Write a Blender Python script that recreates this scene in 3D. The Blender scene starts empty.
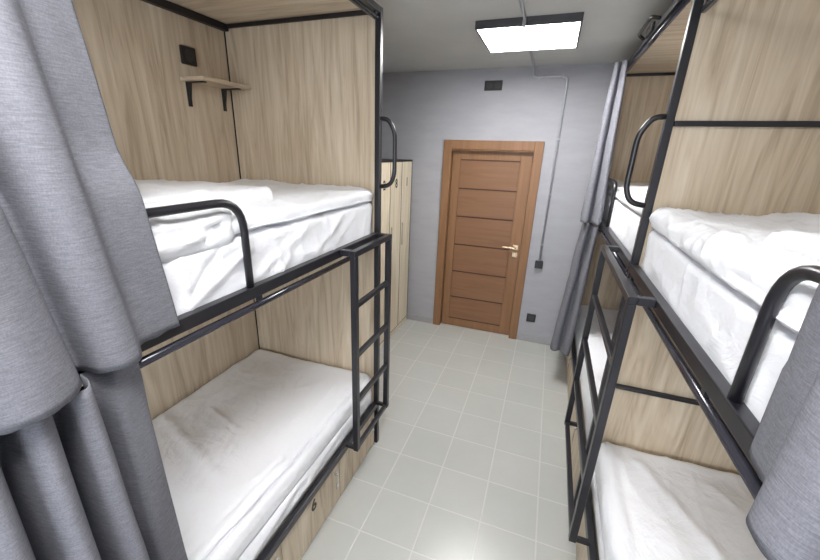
import bpy, bmesh, math, random
from mathutils import Vector, Matrix, noise
random.seed(4)
S = bpy.context.scene
COL = S.collection

# ------------------------------------------------------------------ helpers
def link(o, parent=None):
    COL.objects.link(o)
    if parent: o.parent = parent
    return o
def empty(name, loc, label=None, cat=None, group=None, kind=None):
    o = bpy.data.objects.new(name, None); o.empty_display_size = .05
    o.location = loc; link(o); tag(o, label, cat, group, kind); return o
def tag(o, label=None, cat=None, group=None, kind=None):
    if label: o['label'] = label
    if cat: o['category'] = cat
    if group: o['group'] = group
    if kind: o['kind'] = kind
    return o
def build(name, bm, mat, parent=None, smooth=False, bevel=0, solid=0, mats=None):
    """link a bmesh (world coordinates) as one mesh object; parent may be an empty or a part"""
    me = bpy.data.meshes.new(name)
    bmesh.ops.recalc_face_normals(bm, faces=bm.faces)
    org = Vector((0, 0, 0))
    if bm.verts:
        lo = Vector([min(v.co[i] for v in bm.verts) for i in range(3)])
        hi = Vector([max(v.co[i] for v in bm.verts) for i in range(3)])
        org = Vector(((lo.x + hi.x) / 2, (lo.y + hi.y) / 2, lo.z))
    for v in bm.verts: v.co -= org
    bm.to_mesh(me); bm.free()
    for m in (mats or [mat]): me.materials.append(m)
    o = bpy.data.objects.new(name, me); link(o, parent)
    w = Vector(org); p = parent
    while p: w -= p.location; p = p.parent
    o.location = w
    if smooth:
        for f in me.polygons: f.use_smooth = True
    if solid:
        s = o.modifiers.new('s', 'SOLIDIFY'); s.thickness = solid; s.offset = 0
    if bevel:
        b = o.modifiers.new('b', 'BEVEL'); b.width = bevel; b.segments = 2; b.limit_method = 'ANGLE'
    return o
def box(bm, x0, x1, y0, y1, z0, z1):
    x0, x1 = sorted((x0, x1)); y0, y1 = sorted((y0, y1)); z0, z1 = sorted((z0, z1))
    v = [bm.verts.new((x, y, z)) for z in (z0, z1) for x, y in ((x0, y0), (x1, y0), (x1, y1), (x0, y1))]
    for f in ((0, 3, 2, 1), (4, 5, 6, 7), (0, 1, 5, 4), (1, 2, 6, 5), (2, 3, 7, 6), (3, 0, 4, 7)):
        bm.faces.new([v[i] for i in f])
    return bm
def BX(*a):
    return box(bmesh.new(), *a)
def round_path(pts, r, n=7):
    pts = [Vector(p) for p in pts]; out = [pts[0]]
    for i in range(1, len(pts) - 1):
        a, b, c = pts[i - 1], pts[i], pts[i + 1]
        d1 = (a - b).normalized(); d2 = (c - b).normalized()
        rr = min(r, (a - b).length * .49, (c - b).length * .49)
        p1 = b + d1 * rr; p2 = b + d2 * rr
        for k in range(n + 1):
            t = k / n
            out.append(p1 * (1 - t) ** 2 + b * 2 * t * (1 - t) + p2 * t ** 2)
    out.append(pts[-1]); return out
def tube(bm, pts, r, n=14, corner=0):
    if corner: pts = round_path(pts, corner)
    pts = [Vector(p) for p in pts]; rings = []
    up = None
    for i, p in enumerate(pts):
        d = (pts[min(i + 1, len(pts) - 1)] - pts[max(i - 1, 0)]).normalized()
        if up is None:
            up = Vector((0, 0, 1)) if abs(d.z) < .9 else Vector((1, 0, 0))
        s = d.cross(up).normalized(); up = s.cross(d).normalized()
        rings.append([bm.verts.new(p + (s * math.cos(a) + up * math.sin(a)) * r)
                      for a in [2 * math.pi * k / n for k in range(n)]])
    for a, b in zip(rings, rings[1:]):
        for k in range(n):
            bm.faces.new((a[k], a[(k + 1) % n], b[(k + 1) % n], b[k]))
    bm.faces.new(rings[0]); bm.faces.new(rings[-1][::-1]); return bm
def disc(bm, c, r, h, axis, n=20):
    c = Vector(c); d = Vector(axis).normalized()
    return tube(bm, [c, c + d * h], r, n)

# ------------------------------------------------------------------ materials
def lin(c): return tuple([((v / 255) / 12.92 if v / 255 <= .04045 else ((v / 255 + .055) / 1.055) ** 2.4) for v in c]) + (1,)
def mat(name, rough=.6, metal=0, spec=.5):
    m = bpy.data.materials.new(name); m.use_nodes = True
    nt = m.node_tree; b = nt.nodes['Principled BSDF']
    b.inputs['Roughness'].default_value = rough; b.inputs['Metallic'].default_value = metal
    b.inputs['Specular IOR Level'].default_value = spec
    return m, nt, b
def plain(name, c, rough=.6, metal=0, spec=.5):
    m, nt, b = mat(name, rough, metal, spec)
    n = nt.nodes.new('ShaderNodeTexNoise'); n.inputs['Scale'].default_value = 30
    tc = nt.nodes.new('ShaderNodeTexCoord'); nt.links.new(tc.outputs['Object'], n.inputs['Vector'])
    r = ramp(nt, n.outputs['Fac'], [(.3, tuple(v * .94 for v in c)), (.7, c)])
    nt.links.new(r, b.inputs['Base Color']); return m
def ramp(nt, fac, stops):
    r = nt.nodes.new('ShaderNodeValToRGB'); e = r.color_ramp.elements
    while len(e) < len(stops): e.new(.5)
    for el, (p, c) in zip(e, stops):
        el.position = p; el.color = lin(c)
    nt.links.new(fac, r.inputs['Fac']); return r.outputs['Color']
def bump(nt, b, h, dist=.002, strength=1.0):
    n = nt.nodes.new('ShaderNodeBump'); n.inputs['Distance'].default_value = dist
    n.inputs['Strength'].default_value = strength
    nt.links.new(h, n.inputs['Height']); nt.links.new(n.outputs['Normal'], b.inputs['Normal'])
def mapped(nt, scale, coord='pos', loc=(0, 0, 0), rot=(0, 0, 0)):
    m = nt.nodes.new('ShaderNodeMapping'); m.inputs['Scale'].default_value = scale
    m.inputs['Location'].default_value = loc; m.inputs['Rotation'].default_value = rot
    if coord == 'pos':
        g = nt.nodes.new('ShaderNodeNewGeometry'); nt.links.new(g.outputs['Position'], m.inputs['Vector'])
    else:
        g = nt.nodes.new('ShaderNodeTexCoord'); nt.links.new(g.outputs['Object'], m.inputs['Vector'])
    return m.outputs['Vector']
def nz(nt, vec, scale=1, detail=4, rough=.6, dist=0):
    n = nt.nodes.new('ShaderNodeTexNoise'); n.inputs['Scale'].default_value = scale
    n.inputs['Detail'].default_value = detail; n.inputs['Roughness'].default_value = rough
    n.inputs['Distortion'].default_value = dist
    nt.links.new(vec, n.inputs['Vector']); return n.outputs['Fac']
def math_(nt, op, a, b):
    n = nt.nodes.new('ShaderNodeMath'); n.operation = op
    for i, q in enumerate((a, b)):
        if isinstance(q, (int, float)): n.inputs[i].default_value = q
        else: nt.links.new(q, n.inputs[i])
    return n.outputs[0]
def wood(name, axis, dark, mid, light, rough=.5, k=1.0, bands=.6):
    m, nt, b = mat(name, rough, spec=.35)
    def sc(a, c):
        s = [a * k] * 3; s['xyz'.index(axis)] = c * k; return tuple(s)
    n1 = nz(nt, mapped(nt, sc(11, .9), loc=(3.1, 1.7, .4)), 1, 3, .6, 2.2)      # broad cathedral bands
    n2 = nz(nt, mapped(nt, sc(24, 1.2)), 1, 3, .55, 1.2)          # fine grain streaks
    n3 = nz(nt, mapped(nt, sc(220, 6)), 1, 2, .6)
    f = math_(nt, 'ADD', math_(nt, 'MULTIPLY', n1, bands), math_(nt, 'MULTIPLY', n2, .87 - bands))
    f = math_(nt, 'ADD', f, math_(nt, 'MULTIPLY', n3, .13))
    nt.links.new(ramp(nt, f, [(.33, dark), (.48, mid), (.64, light)]), b.inputs['Base Color'])
    bump(nt, b, n2, .0006, .35)
    return m
OAK = ((165, 148, 126), (195, 180, 158), (213, 201, 182))
M = {}
M['oak'] = wood('oak_upright_grain', 'z', *OAK)
M['oak_x'] = wood('oak_cross_grain', 'x', *OAK)
M['oak_y'] = wood('oak_long_grain', 'y', *OAK)
M['locker'] = wood('locker_laminate', 'z', (194, 182, 160), (212, 201, 178), (224, 214, 194), .45)
M['door'] = wood('door_veneer', 'x', (119, 86, 62), (125, 91, 67), (130, 96, 71), .42, 1, .2)
M['door_v'] = wood('door_veneer_upright', 'z', (124, 90, 63), (131, 97, 69), (138, 103, 75), .42, 1, .2)
M['groove'] = plain('dark_groove', (70, 40, 26), .6)
M['metal'] = plain('black_powder_coat', (27, 27, 34), .32, .0, .6)
M['rod'] = plain('dark_gloss_tube', (58, 58, 68), .18, .35, .7)
M['blackp'] = plain('black_plastic', (24, 24, 27), .38)
M['trim'] = plain('black_edge_trim', (26, 22, 24), .5)
M['brass'] = plain('pale_brass', (226, 205, 178), .25, .85)
M['chrome'] = plain('chrome', (215, 215, 218), .18, 1)
M['pipe'] = plain('grey_conduit', (172, 174, 181), .42, .3)
M['number'] = plain('number_black', (22, 20, 20), .5)
M['socketface'] = plain('socket_dark', (40, 40, 44), .3)
M['handle_grey'] = plain('handle_grey', (176, 170, 158), .5, .0)
M['ledframe'] = plain('fixture_frame', (66, 66, 70), .4, .3)

def fabric(name, lo, mi, hi):
    m, nt, b = mat(name, .95, spec=.1)
    n = nz(nt, mapped(nt, (40, 40, 520), 'obj'), 1, 3, .7)
    n2 = nz(nt, mapped(nt, (400, 400, 200), 'obj'), 1, 2, .6)
    f = math_(nt, 'ADD', math_(nt, 'MULTIPLY', n, .65), math_(nt, 'MULTIPLY', n2, .35))
    nt.links.new(ramp(nt, f, [(.36, lo), (.5, mi), (.64, hi)]), b.inputs['Base Color'])
    b.inputs['Sheen Weight'].default_value = 0
    bump(nt, b, f, .0012, .5)
    return m
M['curtain'] = fabric('grey_heather', (104, 104, 111), (117, 118, 126), (131, 132, 140))

def bedding():
    m, nt, b = mat('white_bed_linen', .85, spec=.2)
    n = nz(nt, mapped(nt, (5, 5, 5)), 1, 5, .6, 1.2)
    n2 = nz(nt, mapped(nt, (26, 11, 26), rot=(0, 0, .6)), 1, 4, .6, .8)
    f = math_(nt, 'ADD', math_(nt, 'MULTIPLY', n, .7), math_(nt, 'MULTIPLY', n2, .3))
    b.inputs['Base Color'].default_value = lin((242, 244, 250))
    bump(nt, b, f, .025, .5)
    return m
M['linen'] = bedding()

def wallm(name, c0, c1, sc=(4, 4, 14), bs=.6, rough=.8):
    m, nt, b = mat(name, rough, spec=.25)
    n = nz(nt, mapped(nt, sc), 1, 5, .6)
    n2 = nz(nt, mapped(nt, (60, 60, 160)), 1, 3, .6)
    nt.links.new(ramp(nt, n, [(.3, c0), (.7, c1)]), b.inputs['Base Color'])
    f = math_(nt, 'ADD', n, n2)
    bump(nt, b, f, .002, bs); return m
M['wall'] = wallm('blue_grey_paint', (158, 159, 165), (165, 166, 172))
M['wallback'] = wallm('pale_paint', (190, 190, 192), (200, 200, 202))
M['ceil'] = wallm('ceiling_concrete_paint', (188, 190, 188), (197, 198, 196), (3, 3, 3), .4, .7)
M['skirt'] = wallm('skirting_tile', (150, 150, 153), (160, 160, 163), (8, 8, 8), .2, .4)

def floor_mat():
    m, nt, b = mat('grey_floor_tile', .3, spec=.45)
    br = nt.nodes.new('ShaderNodeTexBrick')
    br.offset = 0; br.squash = 1
    for k, v in (('Scale', 1), ('Mortar Size', .0058), ('Mortar Smooth', .6), ('Brick Width', .3), ('Row Height', .3), ('Bias', 0)):
        br.inputs[k].default_value = v
    br.inputs['Color1'].default_value = lin((178, 180, 177)); br.inputs['Color2'].default_value = lin((182, 183, 180))
    br.inputs['Mortar'].default_value = lin((195, 196, 193))
    nt.links.new(mapped(nt, (1, 1, 1), loc=(.393, .162, 0)), br.inputs['Vector'])
    n = nz(nt, mapped(nt, (2.2, 2.2, 2.2)), 1, 6, .65)
    mx = nt.nodes.new('ShaderNodeMix'); mx.data_type = 'RGBA'; mx.blend_type = 'MULTIPLY'
    mx.inputs[0].default_value = 1
    nt.links.new(br.outputs['Color'], mx.inputs[6]); nt.links.new(ramp(nt, n, [(.3, (248, 248, 247)), (.7, (255, 255, 255))]), mx.inputs[7])
    nt.links.new(mx.outputs[2], b.inputs['Base Color'])
    nt.links.new(ramp(nt, n, [(.3, (132, 132, 132)), (.7, (142, 142, 142))]), b.inputs['Roughness'])
    inv = math_(nt, 'MULTIPLY', br.outputs['Fac'], -1)
    bump(nt, b, math_(nt, 'ADD', inv, math_(nt, 'MULTIPLY', n, .5)), .0012, .6)
    return m
M['floor'] = floor_mat()
def led(name, strength):
    m = bpy.data.materials.new(name); m.use_nodes = True; nt = m.node_tree
    nt.nodes.remove(nt.nodes['Principled BSDF'])
    e = nt.nodes.new('ShaderNodeEmission'); e.inputs['Color'].default_value = (1, .985, .965, 1)
    e.inputs['Strength'].default_value = strength
    nt.links.new(e.outputs[0], nt.nodes['Material Output'].inputs['Surface']); return m
M['led'] = led('led_diffuser', 20)

M['white'] = plain('added_window_white', (225, 226, 228), .4)
def glass():
    m = bpy.data.materials.new('clear_pane'); m.use_nodes = True; nt = m.node_tree
    nt.nodes.remove(nt.nodes['Principled BSDF'])
    t = nt.nodes.new('ShaderNodeBsdfTransparent'); g = nt.nodes.new('ShaderNodeBsdfGlossy'); g.inputs['Roughness'].default_value = .02
    x = nt.nodes.new('ShaderNodeMixShader'); x.inputs[0].default_value = .06
    nt.links.new(t.outputs[0], x.inputs[1]); nt.links.new(g.outputs[0], x.inputs[2])
    nt.links.new(x.outputs[0], nt.nodes['Material Output'].inputs['Surface']); return m
M['glass'] = glass()
# ------------------------------------------------------------------ room shell
XL, XR, YN, YF, H = -1.90, 1.42, -1.75, 4.04, 2.71
def struct(name, bm, m, **k):
    return tag(build(name, bm, m, **k), kind='structure')
struct('floor', BX(XL - .1, XR + .1, YN - .1, YF + .15, -.1, 0), M['floor'])
struct('ceiling', BX(XL - .1, XR + .1, YN - .1, YF + .15, H, H + .1), M['ceil'])
struct('wall_left', BX(XL - .1, XL, YN, YF, 0, H), M['wall'])
struct('wall_right', BX(XR, XR + .1, YN, YF, 0, H), M['wall'])
# near wall, behind the camera, with an unseen window added to let in daylight
WX0, WX1, WZ0, WZ1 = -.95, .45, .85, 2.30
b = bmesh.new()
for a in ((XL - .1, WX0, 0, H), (WX1, XR + .1, 0, H), (WX0, WX1, 0, WZ0), (WX0, WX1, WZ1, H)):
    box(b, a[0], a[1], YN - .15, YN, a[2], a[3])
struct('wall_near', b, M['wallback'])
b = bmesh.new()
for a in ((WX0, WX0 + .05, WZ0, WZ1), (WX1 - .05, WX1, WZ0, WZ1), (WX0 + .05, WX1 - .05, WZ0, WZ0 + .05),
          (WX0 + .05, WX1 - .05, WZ1 - .05, WZ1), (-.275, -.225, WZ0 + .05, WZ1 - .05)):
    box(b, a[0], a[1], YN - .11, YN - .06, a[2], a[3])
wn = struct('added_window_1', b, M['white'])
for a in ((WX0 + .05, -.275), (-.225, WX1 - .05)):
    build('added_window_pane', BX(a[0], a[1], YN - .088, YN - .084, WZ0 + .05, WZ1 - .05), M['glass'], wn)
DL, DR, DT = -1.078, -.104, 2.078           # outer door frame
b = bmesh.new()
for a in ((XL - .1, DL + .05, 0, H), (DR - .05, XR + .1, 0, H), (DL + .05, DR - .05, DT - .05, H)):
    box(b, a[0], a[1], YF, YF + .15, a[2], a[3])
box(b, XL - .1, XR + .1, YF + .15, YF + .25, 0, H)  # backing slab added behind the door to block leaking sky light
struct('wall_far', b, M['wall'])
struct('baseboard_far_left', BX(-1.42, DL - .002, YF - .012, YF, 0, .07), M['skirt'], bevel=.002)
struct('baseboard_far_right', BX(DR + .002, XR, YF - .012, YF, 0, .07), M['skirt'], bevel=.002)

# door
d = empty('door_1', ((DL + DR) / 2, YF, 0), kind='structure')
b = bmesh.new()
box(b, DL, DL + .085, YF - .022, YF + .10, 0, DT)
box(b, DR - .085, DR, YF - .022, YF + .10, 0, DT)
box(b, DL + .085, DR - .085, YF - .022, YF + .10, DT - .085, DT)
box(b, DL + .085, DR - .085, YF - .012, YF + .03, DT - .10, DT - .085)
build('door_frame', b, M['door_v'], d, bevel=.004)
b = bmesh.new()
LX0, LX1 = DL + .09, DR - .09
box(b, LX0, LX1, YF + .055, YF + .09, .005, DT - .09)
leaf = build('door_leaf', b, M['door'], d, bevel=.002)
b = bmesh.new()
y0, y1 = YF + .043, YF + .056
sL, sR = LX0 + .085, LX1 - .115
box(b, LX0, sL - .003, y0, y1, .005, DT - .09); box(b, sR + .003, LX1, y0, y1, .005, DT - .09)
box(b, sL - .003, sR + .003, y0, y1, 1.895, DT - .09); box(b, sL - .003, sR + .003, y0, y1, .005, .095)
build('door_stile', b, M['door_v'], leaf, bevel=.002)
zs = [.10, .372, .683, .995, 1.305, 1.60, 1.89]
for z0, z1 in zip(zs, zs[1:]):
    build('door_panel', BX(sL, sR, y0 + .002, y1, z0 + .007, z1 - .007), M['door'], leaf, bevel=.002)
b = bmesh.new()
for z in zs: box(b, sL - .002, sR + .002, y0 + .008, y1 + .001, z - .008, z + .008)
build('groove_strip', b, M['groove'], leaf)
b = bmesh.new(); hx = -.245
box(b, hx - .026, hx + .026, y0 - .009, y0, 1.005, 1.057)
tube(b, [(hx, y0 - .009, 1.031), (hx, y0 - .05, 1.031), (hx - .125, y0 - .05, 1.031)], .0105, 12, .012)
build('door_handle', b, M['brass'], d, smooth=False, bevel=.001)
b = bmesh.new(); box(b, hx - .026, hx + .026, y0 - .009, y0, .925, .977)
disc(b, (hx, y0 - .009, .951), .012, .008, (0, -1, 0))
build('lock_escutcheon', b, M['brass'], d, bevel=.001)

# ------------------------------------------------------------------ ceiling lights
def ceiling_light(cx, cy, label):
    t = empty('ceiling_light', (cx, cy, 2.664), label, 'ceiling light')
    h = .30; z0 = 2.664
    b = bmesh.new()
    for a in ((-h, h, -h, -h + .012), (-h, h, h - .012, h), (-h, -h + .012, -h + .012, h - .012), (h - .012, h, -h + .012, h - .012)):
        box(b, cx + a[0], cx + a[1], cy + a[2], cy + a[3], z0, H - .001)
    build('light_frame', b, M['ledframe'], t, bevel=.001)
    build('diffuser', BX(cx - h + .012, cx + h - .012, cy - h + .012, cy + h - .012, z0 + .003, z0 + .008), M['led'], t)
    return t
ceiling_light(-.262, 2.955, 'square flush ceiling panel light with dark frame in front of the door')
ceiling_light(-.262, .05, 'unseen square ceiling panel light added to brighten the camera end of the aisle')  # second panel, out of view, added to light the near beds

# conduits
b = bmesh.new(); tube(b, [(-.275, .36, H - .012), (-.275, 2.645, H - .012), (-.275, 2.652, 2.655)], .010, 10, .01)
o = tag(build('conduit_pipe', b, M['pipe'], smooth=True), 'grey conduit running along the ceiling from the near side up to the panel light', 'pipe')
b = bmesh.new(); disc(b, (-.275, 2.645, 2.668), .014, .022, (0, 0, 1)); build('conduit_gland', b, M['chrome'], o, smooth=False)
b = bmesh.new()
tube(b, [(-.285, 3.256, H - .012), (-.285, YF - .016, H - .012), (-.285, YF - .016, 2.62), (.01, YF - .016, 2.62), (.01, YF - .016, .93)], .010, 10, .05)
o = tag(build('conduit_pipe', b, M['pipe'], smooth=True), 'thin grey conduit from ceiling bending down the far wall to a black box', 'pipe')
for (x, z, v) in ((.01, 1.1, 1), (.01, 1.6, 1), (.01, 2.1, 1), (-.23, 2.62, 0), (-.03, 2.62, 0)):
    b = bmesh.new()
    if v: box(b, x - .017, x + .017, YF - .028, YF, z - .007, z + .007)
    else: box(b, x - .007, x + .007, YF - .028, YF, z - .017, z + .017)
    build('conduit_clip', b, M['pipe'], o, bevel=.002)

def socket(name, cx, y, cz, w, h, n, label, depth=.014, nrm=(0, -1)):
    """faceplate facing -y (nrm (0,-1)) or +x (nrm (1,0))"""
    def bx(bm, a0, a1, d0, d1, z0, z1):
        if nrm[0]: box(bm, y + d0, y + d1, cx + a0, cx + a1, cz + z0, cz + z1)
        else: box(bm, cx + a0, cx + a1, y - d1, y - d0, cz + z0, cz + z1)
    def dc(bm, a, r, d0, dd, zz=0):
        if nrm[0]: disc(bm, (y + d0, cx + a, cz + zz), r, dd, (1, 0, 0))
        else: disc(bm, (cx + a, y - d0, cz + zz), r, dd, (0, -1, 0))
    b = bmesh.new(); bx(b, -w / 2, w / 2, 0, depth, -h / 2, h / 2)
    o = tag(build(name, b, M['blackp'], bevel=.004), label, 'socket')
    for k in range(n):
        a = (k - (n - 1) / 2) * .075
        b = bmesh.new(); dc(b, a, .027, depth, .002)
        f = build('socket_well', b, M['socketface'], o)
        for s in (-.0095, .0095):
            b = bmesh.new(); dc(b, a + s, .003, depth + .002, .001)
            build('pin_hole', b, M['chrome'] if 0 else M['trim'], f)
    return o
socket('power_socket', -.635, YF, 2.563, .165, .085, 2, 'black double power socket high on the far wall above the door')
socket('power_socket',   .016, YF, .285, .092, .092, 1, 'black single power socket low on the far wall beside the door')
b = BX(-.028, .048, YF - .042, YF, .855, .93)
o = tag(build('switch_box', b, M['blackp'], bevel=.006), 'small black surface-mounted box at the lower end of the wall conduit', 'switch box')
build('switch_cover', BX(-.020, .040, YF - .046, YF - .042, .863, .922), M['socketface'], o, bevel=.003)

# ------------------------------------------------------------------ text as mesh
def text(ch, size, mat_, parent, place, rot, name='door_number'):
    c = bpy.data.curves.new('t', 'FONT'); c.body = ch; c.size = size; c.extrude = .0006
    c.align_x = 'CENTER'; c.align_y = 'CENTER'; c.offset = size * .02
    to = bpy.data.objects.new('t', c); COL.objects.link(to)
    bpy.context.view_layer.update()
    me = bpy.data.meshes.new_from_object(to.evaluated_get(bpy.context.evaluated_depsgraph_get()))
    bpy.data.objects.remove(to); bpy.data.curves.remove(c)
    me.transform(Matrix.Translation(Vector(place)) @ rot)
    b = bmesh.new(); b.from_mesh(me); bpy.data.meshes.remove(me)
    return build(name, b, mat_, parent)
FACE_PX = Matrix(((0, 0, 1, 0), (1, 0, 0, 0), (0, 1, 0, 0), (0, 0, 0, 1)))    # reads along +y, faces +x
FACE_NX = Matrix(((0, 0, -1, 0), (-1, 0, 0, 0), (0, 1, 0, 0), (0, 0, 0, 1)))

# ------------------------------------------------------------------ lockers
LKX = -1.415
nums = ['1', '8', '2', None]
desc = ['pale wood locker door marked 1 at the far wall corner, last of the row',
        'pale wood locker marked 8 in the middle of the visible lockers',
        'pale wood locker marked 2 half hidden behind the left bunk post',
        'pale wood locker without a number, hidden behind the left bunk end panel']
ly = YF - .016
for k in range(4):
    a1 = ly - k * .300; a0 = a1 - .298
    t = empty('locker', ((LKX + XL) / 2, (a0 + a1) / 2, 0), desc[k], 'locker', 'row of pale wood lockers')
    b = bmesh.new()
    box(b, XL + .002, LKX - .02, a0, a1, .05, 1.855); box(b, XL + .03, LKX - .03, a0, a1, 0, .05)
    build('locker_body', b, M['locker'], t)
    build('plinth', BX(LKX - .03, LKX - .004, a0, a1, 0, .042), M['locker'], t)
    build('top_trim', BX(XL + .002, LKX + .002, a0, a1, 1.855, 1.870), M['trim'], t)
    build('shadow_gap_trim', BX(LKX - .02, LKX - .006, a0, a1, .042, .056), M['trim'], t)
    dr = build('locker_door', BX(LKX - .02, LKX, a0 + .003, a1 - .008, .056, 1.853), M['locker'], t, bevel=.0015)
    build('edge_strip', BX(LKX - .019, LKX + .0015, a1 - .008, a1, .056, 1.853), M['trim'], t)
    build('handle', BX(LKX, LKX + .014, a0 + .025, a0 + .040, 1.00, 1.24), M['handle_grey'], dr, bevel=.003)
    if nums[k]: text(nums[k], .12, M['number'], dr, (LKX + .001, (a0 + a1) / 2, 1.65), FACE_PX)

# ------------------------------------------------------------------ bunks
def bunk(name, fx, s, y0, y1, label, ladder=None, handle_y=None, guard=None, doors=(), rod_z=2.560, rod_in=0.0,
         near_end=True, far_end=True, cross=(), outer='y1', numbered=None, near_post=True, roof_z=2.61):
    """fx: front post centre x, s: direction from front to back (-1 left, +1 right)"""
    D = .963; bx_ = fx + s * D; P = .0155
    t = empty(name, ((fx + bx_) / 2, (y0 + y1) / 2, 0), label, 'bunk bed')
    yy = [y0 + P, y1 - P]
    if not near_post: yy = yy[1:]
    for y in yy:
        build('post', BX(fx - P, fx + P, y - P, y + P, 0, roof_z), M['metal'], t, bevel=.003)
    for y in yy:
        build('post', BX(bx_ + s * .0165, bx_ + s * .0365, y - .015, y + .015, 0, roof_z - .02), M['metal'], t, bevel=.002)
    # long rails
    a0, a1 = (y0 + 2 * P, y1 - 2 * P) if near_post else (y0, y1 - 2 * P)
    build('top_rail', BX(fx - P, fx + P, a0, a1, roof_z - .028, roof_z), M['metal'], t, bevel=.003)
    r = build('side_rail', BX(fx - P, fx + P, a0, a1, 1.472, 1.512), M['metal'], t, bevel=.003)
    build('side_rail', BX(fx - P, fx + P, a0, a1, .305, .345), M['metal'], t, bevel=.003)
    # edge flange that holds the mattress
    build('mattress_flange', BX(fx + s * P, fx + s * (P + .004), a0, a1, 1.472, 1.506), M['metal'], r)
    # back tube under the roof and end tube
    build('top_rail', BX(bx_ - s * .012, bx_ - s * .042, a0, a1, roof_z - .045, roof_z - .012), M['trim'], t, bevel=.002)
    for y, e in ((y0, near_end), (y1, far_end)):
        if not e: continue
        yi = y + P * 2 if y == y0 else y - P * 2
        dy = .012 if y == y0 else -.012
        build('end_rail', BX(fx + s * .02, bx_ - s * .02, yi - .0, yi + dy, roof_z - .032, roof_z - .012), M['trim'], t, bevel=.002)
    # boards
    build('back_panel', BX(bx_, bx_ + s * .016, y0, y1, 0, roof_z - .012), M['oak'], t)
    for y, e in ((y0, near_end), (y1, far_end)):
        if not e: continue
        ya, yb = (y + .004, y + .020) if y == y0 else (y - .020, y - .004)
        build('end_panel', BX(fx + s * .0165, bx_ - s * .001, ya, yb, 0, roof_z - .012), M['oak'], t)
        if y == y1:
            build('corner_trim', BX(bx_ - s * .001, bx_ - s * .006, ya - .006, ya, .5, roof_z - .03), M['trim'], t)
    build('roof_panel', BX(fx - s * .01, bx_ + s * .016, y0 + .001, y1 - .001, roof_z - .010, roof_z + .006), M['oak_x'], t)
    build('bed_base', BX(fx + s * .03, bx_ - s * .005, a0, a1 - .005, 1.455, 1.485), M['oak_y'], t)
    build('bed_base', BX(fx + s * .025, bx_ - s * .005, a0, a1 - .005, .32, .345), M['oak_y'], t)
    for z in cross:
        build('cross_tube', BX(fx + s * P, bx_ - s * .002, y1 - .045, y1 - .025, z - .010, z + .010), M['metal'], t, bevel=.002)
    if cross:
        build('end_panel', BX(fx + s * .0165, bx_ - s * .001, y1 - .0245, y1 - .003, 0, roof_z - .012), M['oak'], t)
    # curtain rods
    for z, n in ((1.441, 0), (rod_z, 1)):
        b = bmesh.new(); rx = fx - s * .005 if not n else fx + s * rod_in
        tube(b, [(rx, y0 + .045, z), (rx, y1 - .036, z)], .0125, 12)
        rod = build('curtain_rod', b, M['rod'], t, smooth=True)
        for y in (y0 + .06, (y0 + y1) / 2, y1 - .06):
            b = bmesh.new()
            if n: box(b, rx - .006, rx + .006, y - .01, y + .01, z, roof_z - .027)
            else: box(b, rx - .006, rx + .006, y - .01, y + .01, z, 1.474)
            build('rod_bracket', b, M['metal'], rod)
    # guard rail
    if guard:
        g0, g1 = guard
        b = bmesh.new()
        tube(b, [(fx, g0, 1.508), (fx, g0, 1.80), (fx, g1, 1.80), (fx, g1, 1.508)], .0125, 16, .10)
        g = build('guard_rail', b, M['metal'], t, smooth=True)
    if handle_y is not None:
        b = bmesh.new(); h = handle_y
        tube(b, [(fx - s * .015, h, 2.118), (fx - s * .060, h, 2.112), (fx - s * .098, h, 2.050), (fx - s * .100, h, 1.835), (fx - s * .075, h, 1.778), (fx - s * .015, h, 1.768)], .0115, 14, .05)
        build('grab_handle', b, M['metal'], t, smooth=True)
    # ladder
    if ladder:
        l0, l1, ztop, zbot = ladder; ox = fx - s * .084; w = .017
        b = bmesh.new()
        box(b, ox - .015, ox + .015, l0, l1, ztop - .028, ztop)
        for y in (l0 + w, l1 - w):
            box(b, ox + s * .015, fx - s * .0160, y - w, y + w, ztop - .028, ztop)
        lad = build('ladder', b, M['metal'], t, bevel=.003)
        for y in (l0 + w, l1 - w):
            build('ladder_rail', BX(ox - .015, ox + .015, y - w, y + w, zbot, ztop - .0285), M['metal'], lad, bevel=.003)
        for y in (l0 + w, l1 - w):
            build('ladder_bracket', BX(ox + s * .0155, fx - s * .0160, y - .010, y + .010, zbot, zbot + .022), M['metal'], lad, bevel=.002)
        for z in (zbot, .655, .935, 1.215):
            build('ladder_rung', BX(ox - .012, ox + .012, l0 + 2 * w, l1 - 2 * w, z, z + .026), M['metal'], lad, bevel=.003)
    # storage fronts under the lower bed
    cxo = fx + s * .001
    for k, (d0, d1) in enumerate(doors):
        dd = build('storage_door', BX(cxo, cxo + s * .016, d0 + .002, d1 - .002, .012, .303), M['oak'], t, bevel=.001)
        if numbered is not None and k == numbered:
            text('6', .095, M['number'], dd, (cxo - s * .001, d0 + (d1 - d0) * .5, .225), FACE_PX if s < 0 else FACE_NX)
        b = bmesh.new(); ly_ = d1 - .045
        disc(b, (cxo, ly_, .235), .013, -.008 * s, (1, 0, 0), 14)
        lk = build('door_lock', b, M['chrome'], dd)
        b = bmesh.new(); xk = cxo - s * .012
        tube(b, [(cxo, ly_, .232), (xk, ly_, .232), (xk, ly_, .165)], .003, 8, .006)
        box(b, xk - .002, xk + .002, ly_ - .010, ly_ + .010, .13, .168)
        build('key', b, M['chrome'], dd)
    return t

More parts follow.
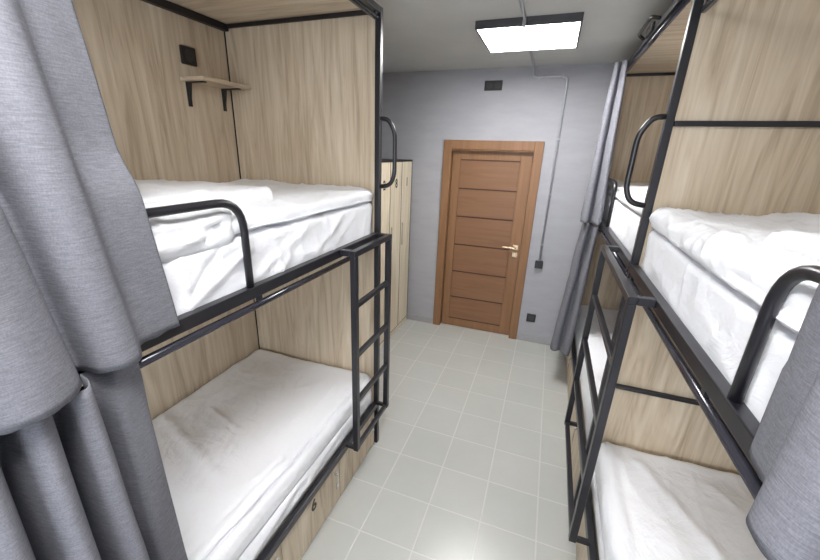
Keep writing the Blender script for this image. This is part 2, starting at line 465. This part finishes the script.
LF, RF = -.896, .405
Lb = bunk('bunk_bed', LF, -1, -.05, 2.0, 'black framed bunk with pale oak panels on the left, next to the lockers',
          ladder=(1.515, 1.968, 1.512, .345), handle_y=1.98, guard=(.945, .03),
          doors=[(.0, .48), (.48, .955), (.955, 1.475), (1.475, 1.955)], numbered=2, near_end=False)
Rn = bunk('bunk_bed', RF, 1, -.05, 1.922, 'black framed bunk with pale oak panels nearest on the right, with wide ladder',
          ladder=(1.405, 2.262, 1.512, .345), handle_y=1.90, guard=(.832, .0),
          doors=[(.0, .48), (.48, .955), (.955, 1.42), (1.42, 1.88)], near_end=False, far_end=False, cross=(2.09, .891), rod_z=2.468, rod_in=.020)
Rf = bunk('bunk_bed', RF, 1, 1.926, 3.925, 'second bunk on the right, between the wide ladder and the far wall',
          guard=(3.86, 2.90), near_end=False, near_post=False,
          doors=[(1.93, 2.42), (2.42, 2.91), (2.91, 3.40), (3.40, 3.88)])

# ------------------------------------------------------------------ shelf + socket in left bunk
BXL = LF - .963
t = empty('wall_shelf', (BXL + .08, 1.80, 2.262), 'small pale wooden shelf on two black brackets in the upper left bunk', 'shelf')
build('shelf_board', BX(BXL + .001, -1.70, 1.635, 1.972, 2.268, 2.286), M['oak_y'], t, bevel=.002)
for y in (1.675, 1.915):
    b = bmesh.new()
    box(b, BXL + .001, BXL + .006, y - .011, y + .011, 2.15, 2.268)
    box(b, BXL + .006, -1.735, y - .011, y + .011, 2.262, 2.268)
    v = [b.verts.new(q) for q in ((BXL + .006, y - .006, 2.16), (BXL + .006, y + .006, 2.16), (BXL + .006, y - .009, 2.262), (BXL + .006, y + .009, 2.262),
                                  (BXL + .030, y - .003, 2.262), (BXL + .030, y + .003, 2.262))]
    for f in ((0, 2, 3, 1), (0, 4, 2), (1, 3, 5), (0, 1, 5, 4), (2, 4, 5, 3)): b.faces.new([v[i] for i in f])
    build('shelf_bracket', b, M['blackp'], t)
socket('power_socket', 1.70, BXL, 2.392, .088, .084, 1, 'black single power socket on the back panel of the upper left bunk', .016, (1, 0))

# rod bracket clamped on the far bunk's top rail
b = bmesh.new(); tube(b, [(.386, 2.50, 2.612), (.352, 2.53, 2.628), (.352, 2.86, 2.628), (.386, 2.89, 2.612)], .009, 10, .03)
t = tag(build('rail_clamp', b, M['blackp'], smooth=True), 'black looped clamp fixed to the top rail of the far right bunk', 'clamp')
build('clamp_plate', BX(.375, .389, 2.62, 2.77, 2.590, 2.632), M['blackp'], t, bevel=.003)

# ------------------------------------------------------------------ bedding
def ridged(p, sc, seed):
    q = Vector((p.x * sc[0] + seed, p.y * sc[1] + seed * 1.7, p.z * sc[2]))
    q += Vector((noise.noise(q * .6), noise.noise(q * .6 + Vector((9, 4, 2))), 0)) * .7
    n = noise.noise(q)
    return (1 - min(1, abs(n) * 2.2)) ** 3
def seg_d(p, a, b):
    ab = b - a; t = max(0, min(1, (p - a).dot(ab) / ab.length_squared)); return (p - a - ab * t).length
def soft(name, x0, x1, y0, y1, z0, z1, r, parent=None, amp=.006, puff=.008, seed=1., step=.011, creases=(),
         hem=0, edge=0, zbot=None, sc=(9, 4, 5), taper=None):
    """rounded, wrinkled cushion-like sheet laid over a block; closed underneath"""
    bm = bmesh.new()
    skirt = r * math.pi / 2 + (z1 - r - z0)
    U0, U1, V0, V1 = x0 + r - skirt, x1 - r + skirt, y0 + r - skirt, y1 - r + skirt
    nu = max(8, int((U1 - U0) / step)); nv = max(8, int((V1 - V0) / step))
    cr = [(Vector(a), Vector(b_), w, h) for a, b_, w, h in creases]
    grid = []
    for j in range(nv + 1):
        row = []
        for i in range(nu + 1):
            u = U0 + (U1 - U0) * i / nu; v = V0 + (V1 - V0) * j / nv
            p = Vector((min(max(u, x0 + r), x1 - r), min(max(v, y0 + r), y1 - r), 0))
            e = Vector((u, v, 0)) - p
            d = max(abs(e.x), abs(e.y)) if (e.x and e.y) else e.length
            if e.length > 0: dr = e.normalized()
            else: dr = Vector((0, 0, 0))
            if d < r * math.pi / 2:
                a = d / r; q = p + dr * (r * math.sin(a)); q.z = z1 - r * (1 - math.cos(a))
                n = dr * math.sin(a) + Vector((0, 0, math.cos(a)))
            else:
                q = p + dr * r; q.z = max(z0, z1 - r - (d - r * math.pi / 2)); n = dr.copy()
            k = min(1, max(0, (q.z - z0) / .03)) if edge == 0 else 1
            w = amp * (ridged(q, sc, seed) + .5 * ridged(q, (sc[1] * 1.8, sc[0] * 1.1, sc[2] * 2), seed + 3)) 
            w += puff * noise.noise(q * 2.6 + Vector((seed, 0, 0))) + puff * .4 * noise.noise(q * 7 + Vector((0, seed, 0)))
            for a, b_, ww, h in cr:
                dd = seg_d(q, a, b_)
                if dd < ww * 3 + .0: w += h * math.exp(-(dd / ww) ** 2)
            if hem and n.z < .5:
                # wavy hem: lift the bottom edge
                q.z = max(q.z, z0 + hem * (.5 + .5 * noise.noise(Vector((q.x * 5, q.y * 5, seed)))))
            q += n * w * (k * .9 + .1)
            if zbot is not None: q.z = max(q.z, zbot)
            row.append(bm.verts.new(q))
        grid.append(row)
    for j in range(nv):
        for i in range(nu):
            bm.faces.new((grid[j][i], grid[j][i + 1], grid[j + 1][i + 1], grid[j + 1][i]))
    loop = grid[0][:] + [g[-1] for g in grid[1:]] + grid[-1][-2::-1] + [g[0] for g in grid[-2:0:-1]]
    bm.faces.new(loop[::-1])
    o = build(name, bm, M['linen'], parent, smooth=True)
    return o
def piping(pts, parent, r=.003, seed=0, name='piping'):
    out = []
    for a, b_ in zip(pts, pts[1:]):
        a, b_ = Vector(a), Vector(b_); n = max(2, int((b_ - a).length / .02))
        for k in range(n): out.append(a.lerp(b_, k / n))
    out.append(Vector(pts[-1]))
    out = [p + Vector((noise.noise(p * 9 + Vector((seed, 0, 0))) * .006, 0, noise.noise(p * 8 + Vector((0, seed, 5))) * .006)) for p in out]
    b = bmesh.new(); tube(b, out, r, 8)
    return build(name, b, M['linen'], parent, smooth=True)

# upper left
m = tag(soft('mattress', -1.852, -.916, -.0, 1.972, 1.487, 1.682, .03, seed=2.3, amp=.009, puff=.007, sc=(5, 7, 3),
     creases=[((-.93, .62, 1.48), (-.92, .98, 1.64), .016, .014), ((-.93, .66, 1.47), (-.92, .85, 1.66), .013, -.010),
              ((-.93, .9, 1.50), (-.92, 1.3, 1.64), .02, .009), ((-.93, 1.30, 1.50), (-.92, 1.62, 1.66), .015, .010),
              ((-.93, 1.5, 1.51), (-.92, 1.75, 1.65), .012, .008), ((-.93, 1.1, 1.50), (-.92, 1.18, 1.56), .02, .012)]),
     'mattress in a white sheet on the upper left bunk, hanging side creased', 'mattress')
o = tag(soft('duvet', -1.850, -.913, .02, 1.966, 1.686, 1.744, .028, seed=5.1, amp=.007, puff=.014, hem=.018,
     creases=[((-1.7, 1.5, 1.74), (-1.0, 1.75, 1.74), .05, .012), ((-1.5, 1.3, 1.74), (-.95, 1.28, 1.74), .02, .012),
              ((-1.4, 1.2, 1.74), (-.95, 1.12, 1.74), .02, .010), ((-1.8, 1.93, 1.74), (-1.0, 1.93, 1.74), .05, .012)]),
     'white duvet spread over the upper left mattress, reaching the end panel', 'duvet')
piping([(-.913, .95, 1.702), (-.911, 1.3, 1.700), (-.911, 1.6, 1.702), (-.914, 1.93, 1.700)], o, .0028, 2)
tag(soft('folded_blanket', -1.80, -1.10, .35, 1.36, 1.748, 1.802, .026, seed=7.7, amp=.006, puff=.012,
     creases=[((-1.1, 1.0, 1.79), (-1.7, 1.1, 1.80), .03, .01)]),
     'flat folded white blanket on top of the upper left duvet', 'blanket')
tag(soft('rolled_blanket', -1.16, -.912, .30, .935, 1.668, 1.788, .055, seed=3.2, amp=.012, puff=.012,
     creases=[((-.912, .40, 1.748), (-.912, .86, 1.728), .010, -.020), ((-.92, .6, 1.775), (-.93, .90, 1.765), .008, -.014),
              ((-.912, .80, 1.70), (-.912, .90, 1.75), .010, -.012)]),
     'rolled white blanket edge behind the guard rail of the upper left bunk', 'blanket')
# lower left
m = tag(soft('mattress', -1.852, -.916, -.0, 1.972, .346, .452, .03, seed=12.3, amp=.006, puff=.006, sc=(5, 7, 3),
     creases=[((-.92, .7, .37), (-.92, 1.2, .46), .02, .010), ((-.92, 1.1, .37), (-.92, 1.6, .46), .02, .008)]),
     'mattress in a white sheet on the lower left bunk above the door marked 6', 'mattress')
o = tag(soft('duvet', -1.850, -.917, .02, 1.968, .455, .548, .038, seed=15.2, amp=.0045, puff=.010,
     creases=[((-1.62, 1.30, .55), (-1.35, 1.22, .55), .014, .007), ((-1.28, 1.02, .55), (-1.36, 1.20, .55), .012, .006),
              ((-.962, 1.92, .55), (-.952, 1.35, .55), .010, -.020), ((-.952, 1.35, .55), (-.985, .5, .55), .011, -.024),
              ((-1.045, .5, .55), (-1.015, 1.15, .55), .010, -.020), ((-.93, .5, .52), (-.925, 1.1, .52), .010, -.010),
              ((-1.8, 1.15, .55), (-1.2, .95, .55), .03, .008), ((-1.75, .95, .55), (-1.35, .65, .55), .03, .010),
              ((-1.05, .55, .55), (-1.0, 1.12, .55), .010, .014), ((-.99, .55, .55), (-.965, 1.2, .545), .008, -.008),
              ((-1.8, 1.93, .55), (-1.0, 1.93, .55), .06, .010)]),
     'white duvet spread flat over the lower left bunk', 'duvet')
piping([(-.985, .35, .547), (-.972, .9, .547), (-.952, 1.35, .546), (-.962, 1.92, .541)], o, .0048, 9)
# upper right near
m = tag(soft('mattress', .428, 1.360, -.0, 1.884, 1.487, 1.676, .03, seed=22.3, amp=.007, puff=.008, sc=(5, 6, 3),
     creases=[((.45, .9, 1.50), (.45, 1.15, 1.58), .02, .010), ((.45, 1.4, 1.52), (.45, 1.7, 1.58), .03, .010)]),
     'mattress in a white sheet on the upper bed of the nearest right bunk', 'mattress')
o = tag(soft('duvet', .420, 1.358, .02, 1.884, 1.680, 1.762, .038, seed=25.9, amp=.013, puff=.016, hem=.02, sc=(11, 6, 5),
     creases=[((.62, 1.82, 1.77), (.98, 1.78, 1.77), .05, -.008), ((.84, 1.80, 1.77), (.90, 1.4, 1.77), .05, .035),
              ((.5, 1.5, 1.77), (.8, 1.0, 1.77), .03, .012), ((.45, 1.2, 1.75), (.6, .9, 1.76), .03, .012),
              ((.44, 1.02, 1.75), (.52, 1.30, 1.77), .012, -.014), ((.44, .95, 1.74), (.47, 1.16, 1.76), .012, .014), ((.42, .6, 1.72), (.42, 1.1, 1.715), .012, -.010)]),
     'thick white duvet on the upper bed of the nearest right bunk', 'duvet')
piping([(.421, .30, 1.697), (.418, .9, 1.694), (.418, 1.4, 1.695), (.421, 1.84, 1.700)], o, .003, 5)
tag(soft('folded_blanket', .450, 1.30, .15, 1.02, 1.768, 1.815, .014, seed=31.5, amp=.010, puff=.016,
     creases=[((.45, .8, 1.80), (.8, .96, 1.82), .016, .016), ((.45, .4, 1.792), (.45, .99, 1.790), .010, -.016), ((.55, .3, 1.82), (.62, .95, 1.82), .012, -.012)]),
     'folded white blanket on the upper right duvet behind the guard rail', 'blanket')
# lower right near
tag(soft('mattress', .428, 1.360, -.0, 1.880, .346, .436, .03, seed=42.3, amp=.006, puff=.006),
    'mattress in a white sheet on the lower bed of the nearest right bunk', 'mattress')
tag(soft('duvet', .426, 1.358, .02, 1.878, .44, .575, .045, seed=45.9, amp=.006, puff=.014, sc=(7, 2.5, 4),
     creases=[((.50, 1.7, .58), (.50, .7, .57), .015, -.006), ((.60, 1.75, .58), (.95, 1.0, .58), .03, .012),
              ((.9, 1.2, .58), (.98, 1.12, .58), .01, .014), ((.75, 1.86, .58), (1.3, 1.86, .58), .06, .01)]),
    'white duvet spread over the lower bed of the nearest right bunk', 'duvet')
# far right upper / lower
tag(soft('mattress', .430, 1.360, 1.935, 3.89, 1.487, 1.685, .03, seed=52.3, amp=.006, puff=.006, step=.025),
    'mattress in a white sheet on the upper bed of the far right bunk', 'mattress')
tag(soft('duvet', .424, 1.358, 1.935, 3.88, 1.69, 1.755, .03, seed=55.9, amp=.010, puff=.014, step=.025, hem=.02),
    'white duvet on the upper bed of the far right bunk, seen past the grab handle', 'duvet')
tag(soft('mattress', .430, 1.360, 1.935, 3.89, .346, .396, .02, seed=62.3, amp=.006, puff=.006, step=.025),
    'mattress in a white sheet on the lower bed of the far right bunk', 'mattress')
tag(soft('duvet', .424, 1.358, 1.935, 3.88, .40, .575, .04, seed=65.9, amp=.010, puff=.014, step=.025),
    'white duvet on the lower far right bunk, seen through the wide ladder', 'duvet')

# ------------------------------------------------------------------ curtains
def catmull(P, n=10):
    P = [Vector((p[0], p[1], 0)) for p in P]; out = []
    Q = [P[0] * 2 - P[1]] + P + [P[-1] * 2 - P[-2]]
    for i in range(1, len(Q) - 2):
        a, b_, c, d_ = Q[i - 1:i + 3]
        for k in range(n):
            t = k / n
            out.append(.5 * ((2 * b_) + (c - a) * t + (2 * a - 5 * b_ + 4 * c - d_) * t * t + (3 * b_ - a - 3 * c + d_) * t ** 3))
    out.append(P[-1]); return out
def curtain(name, top, bot, z0, z1, label, seed=1., rows=60, hemw=.006, thick=.0035, wob=.006, group=None, clampx=None, deep=None):
    """cloth sheet between two plan lines (same number of points): top line at z1, bottom line at z0"""
    A = catmull(top); B = catmull(bot); bm = bmesh.new(); g = []
    for j in range(rows + 1):
        t = j / rows; row = []
        for i, (a, b_) in enumerate(zip(A, B)):
            tt = t ** .9
            p = a.lerp(b_, tt)
            zz = z1 + (z0 - z1) * t
            if j == rows: zz += hemw * noise.noise(Vector((i * .13, seed, 0)))
            w = wob * math.sin(math.pi * min(1, t * 1.2)) if t < .83 else wob * .45
            p += Vector((noise.noise(Vector((i * .06, zz * 3.2, seed))) * w * 1.6, noise.noise(Vector((i * .05, zz * 2.4, seed + 7))) * w, 0))
            if clampx: p.x = max(p.x, clampx) if clampx < 0 else min(p.x, clampx)
            if deep and p.x < -.845:
                lo_, hi_, amt = deep
                e = max(0, min(1, (zz - lo_) / .12, (hi_ - zz) / .12)); e = e * e * (3 - 2 * e)
                p.x -= amt * e * min(1, (-.845 - p.x) / .02)
            row.append(bm.verts.new((p.x, p.y, zz)))
        g.append(row)
    for j in range(rows):
        for i in range(len(A) - 1):
            bm.faces.new((g[j][i], g[j][i + 1], g[j + 1][i + 1], g[j + 1][i]))
    return tag(build(name, bm, M['curtain'], smooth=True, solid=thick), label, 'curtain', group)
CL = [(-.868, .645), (-.866, .590), (-.860, .535), (-.825, .508), (-.796, .485), (-.790, .450), (-.812, .418), (-.862, .408), (-.866, .392), (-.815, .378),
      (-.778, .345), (-.758, .300), (-.768, .250), (-.800, .225), (-.855, .212), (-.862, .196), (-.80, .18), (-.76, .14), (-.77, .08), (-.85, .05), (-.86, .03), (-.80, .0)]
CT = [(-.868 + (p[0] + .868) * .75, p[1] - .112) for p in CL]
curtain('privacy_curtain', CT, CL, 1.505, 2.575, 'grey pleated curtain covering the near end of the upper left bunk', seed=3.3, clampx=-.868, deep=(1.84, 2.6, .035))
LT = [(-.852, .512), (-.838, .485), (-.832, .450), (-.852, .432), (-.866, .420), (-.866, .405), (-.830, .397), (-.803, .378), (-.815, .355), (-.862, .345), (-.866, .328),
      (-.820, .320), (-.792, .298), (-.805, .275), (-.860, .262), (-.866, .245), (-.82, .235), (-.79, .212), (-.81, .185), (-.86, .17), (-.86, .15), (-.81, .14), (-.79, .11), (-.84, .09)]
LB = [(-.840, .530), (-.845, .500), (-.850, .470), (-.866, .455), (-.868, .440), (-.850, .425), (-.79, .415), (-.735, .385), (-.755, .345), (-.855, .335), (-.868, .318),
      (-.790, .310), (-.720, .275), (-.745, .235), (-.855, .225), (-.868, .208), (-.79, .20), (-.72, .17), (-.745, .13), (-.855, .12), (-.865, .10), (-.79, .09), (-.74, .06), (-.80, .03)]
curtain('privacy_curtain', LT, LB, .10, 1.496, 'grey pleated curtain hanging over the near end of the lower left bunk', seed=8.1, clampx=-.868, deep=(.60, 1.43, .034))
# right near, upper
CR = [(.382, .675), (.374, .645), (.372, .610), (.382, .580), (.386, .555), (.345, .540), (.318, .505), (.330, .450), (.384, .425),
      (.386, .395), (.340, .380), (.315, .335), (.33, .28), (.384, .25), (.386, .22), (.33, .19), (.32, .14), (.37, .1)]
CR = [(p[0], p[1] + .015) for p in CR]
curtain('privacy_curtain', [(.384 + (p[0] - .384) * .8, p[1]) for p in CR], CR, 1.495, 2.47,
        'grey pleated curtain at the right edge hanging over the nearest upper bed', seed=13.3, clampx=.386)
# far right upper and lower
def wavy(x, a, y0, y1, n, ph=0):
    return [(x + a * math.sin(ph + k * math.pi * .5 * 1.0), y0 + (y1 - y0) * k / (n - 1)) for k in range(n)]
FC = [(.396, 3.36), (.384, 3.30), (.362, 3.29), (.340, 3.35), (.325, 3.37), (.302, 3.34), (.276, 3.35), (.268, 3.42), (.290, 3.50), (.312, 3.56),
      (.290, 3.64), (.318, 3.74), (.330, 3.86)]
FT = [(.360 + (p[0] - .345) * .62, 3.40 + (p[1] - 3.34) * .8) for p in FC]
FB = [(.340 + (p[0] - .345) * 1.05, 3.08 + (p[1] - 3.30) * 1.40) for p in FC]
curtain('privacy_curtain', FT, FB, 1.49, 2.60,
        'tall grey curtain drawn back at the far end of the upper far right bunk', seed=23.3, clampx=.388)
LT2 = [(.352 + (p[0] - .345) * .75, 3.10 + (p[1] - 3.30) * 1.35) for p in FC]
LB2 = [(.310 + (p[0] - .345) * 1.25, 3.22 + (p[1] - 3.30) * 1.15) for p in FC]
curtain('privacy_curtain', LT2, LB2, .33, 1.474,
        'grey curtain drawn back at the far end of the lower far right bunk', seed=27.3, clampx=.386)

# ------------------------------------------------------------------ camera
f, cx, cy = 378.1, 401.5, 285.3
yaw, pitch, roll, hh = .356, -.342, .03, 1.96
F = Vector((-math.sin(yaw) * math.cos(pitch), math.cos(yaw) * math.cos(pitch), math.sin(pitch)))
X = Vector((math.cos(yaw), math.sin(yaw), 0)); U = X.cross(F)
X2 = X * math.cos(roll) + U * math.sin(roll); U2 = -X * math.sin(roll) + U * math.cos(roll)
cam = bpy.data.cameras.new('camera'); co = bpy.data.objects.new('camera', cam); COL.objects.link(co)
R = Matrix((X2, U2, -F)).transposed().to_4x4(); R.translation = Vector((0, 0, hh)); co.matrix_world = R
cam.sensor_width = 36; cam.lens = f / 820 * 36; cam.clip_start = .02
cam.shift_x = (410 - cx) / 820; cam.shift_y = (cy - 280) / 820
S.camera = co

w = bpy.data.worlds.new('world'); S.world = w; w.use_nodes = True
w.node_tree.nodes['Background'].inputs['Color'].default_value = (.90, .95, 1, 1)
w.node_tree.nodes['Background'].inputs['Strength'].default_value = 6.5
pl = bpy.data.lights.new('added_window_portal', 'AREA'); pl.shape = 'RECTANGLE'; pl.size = WX1 - WX0; pl.size_y = WZ1 - WZ0; pl.cycles.is_portal = True  # sampling portal for the added, unseen window
po = bpy.data.objects.new('added_window_portal', pl); COL.objects.link(po); po.location = ((WX0 + WX1) / 2, YN - .14, (WZ0 + WZ1) / 2); po.rotation_euler = (math.radians(90), 0, 0)
S.view_settings.view_transform = 'Standard'; S.view_settings.look = 'None'; S.view_settings.gamma = 1
S.view_settings.exposure = 1.1
S.cycles.max_bounces = 12; S.cycles.diffuse_bounces = 8
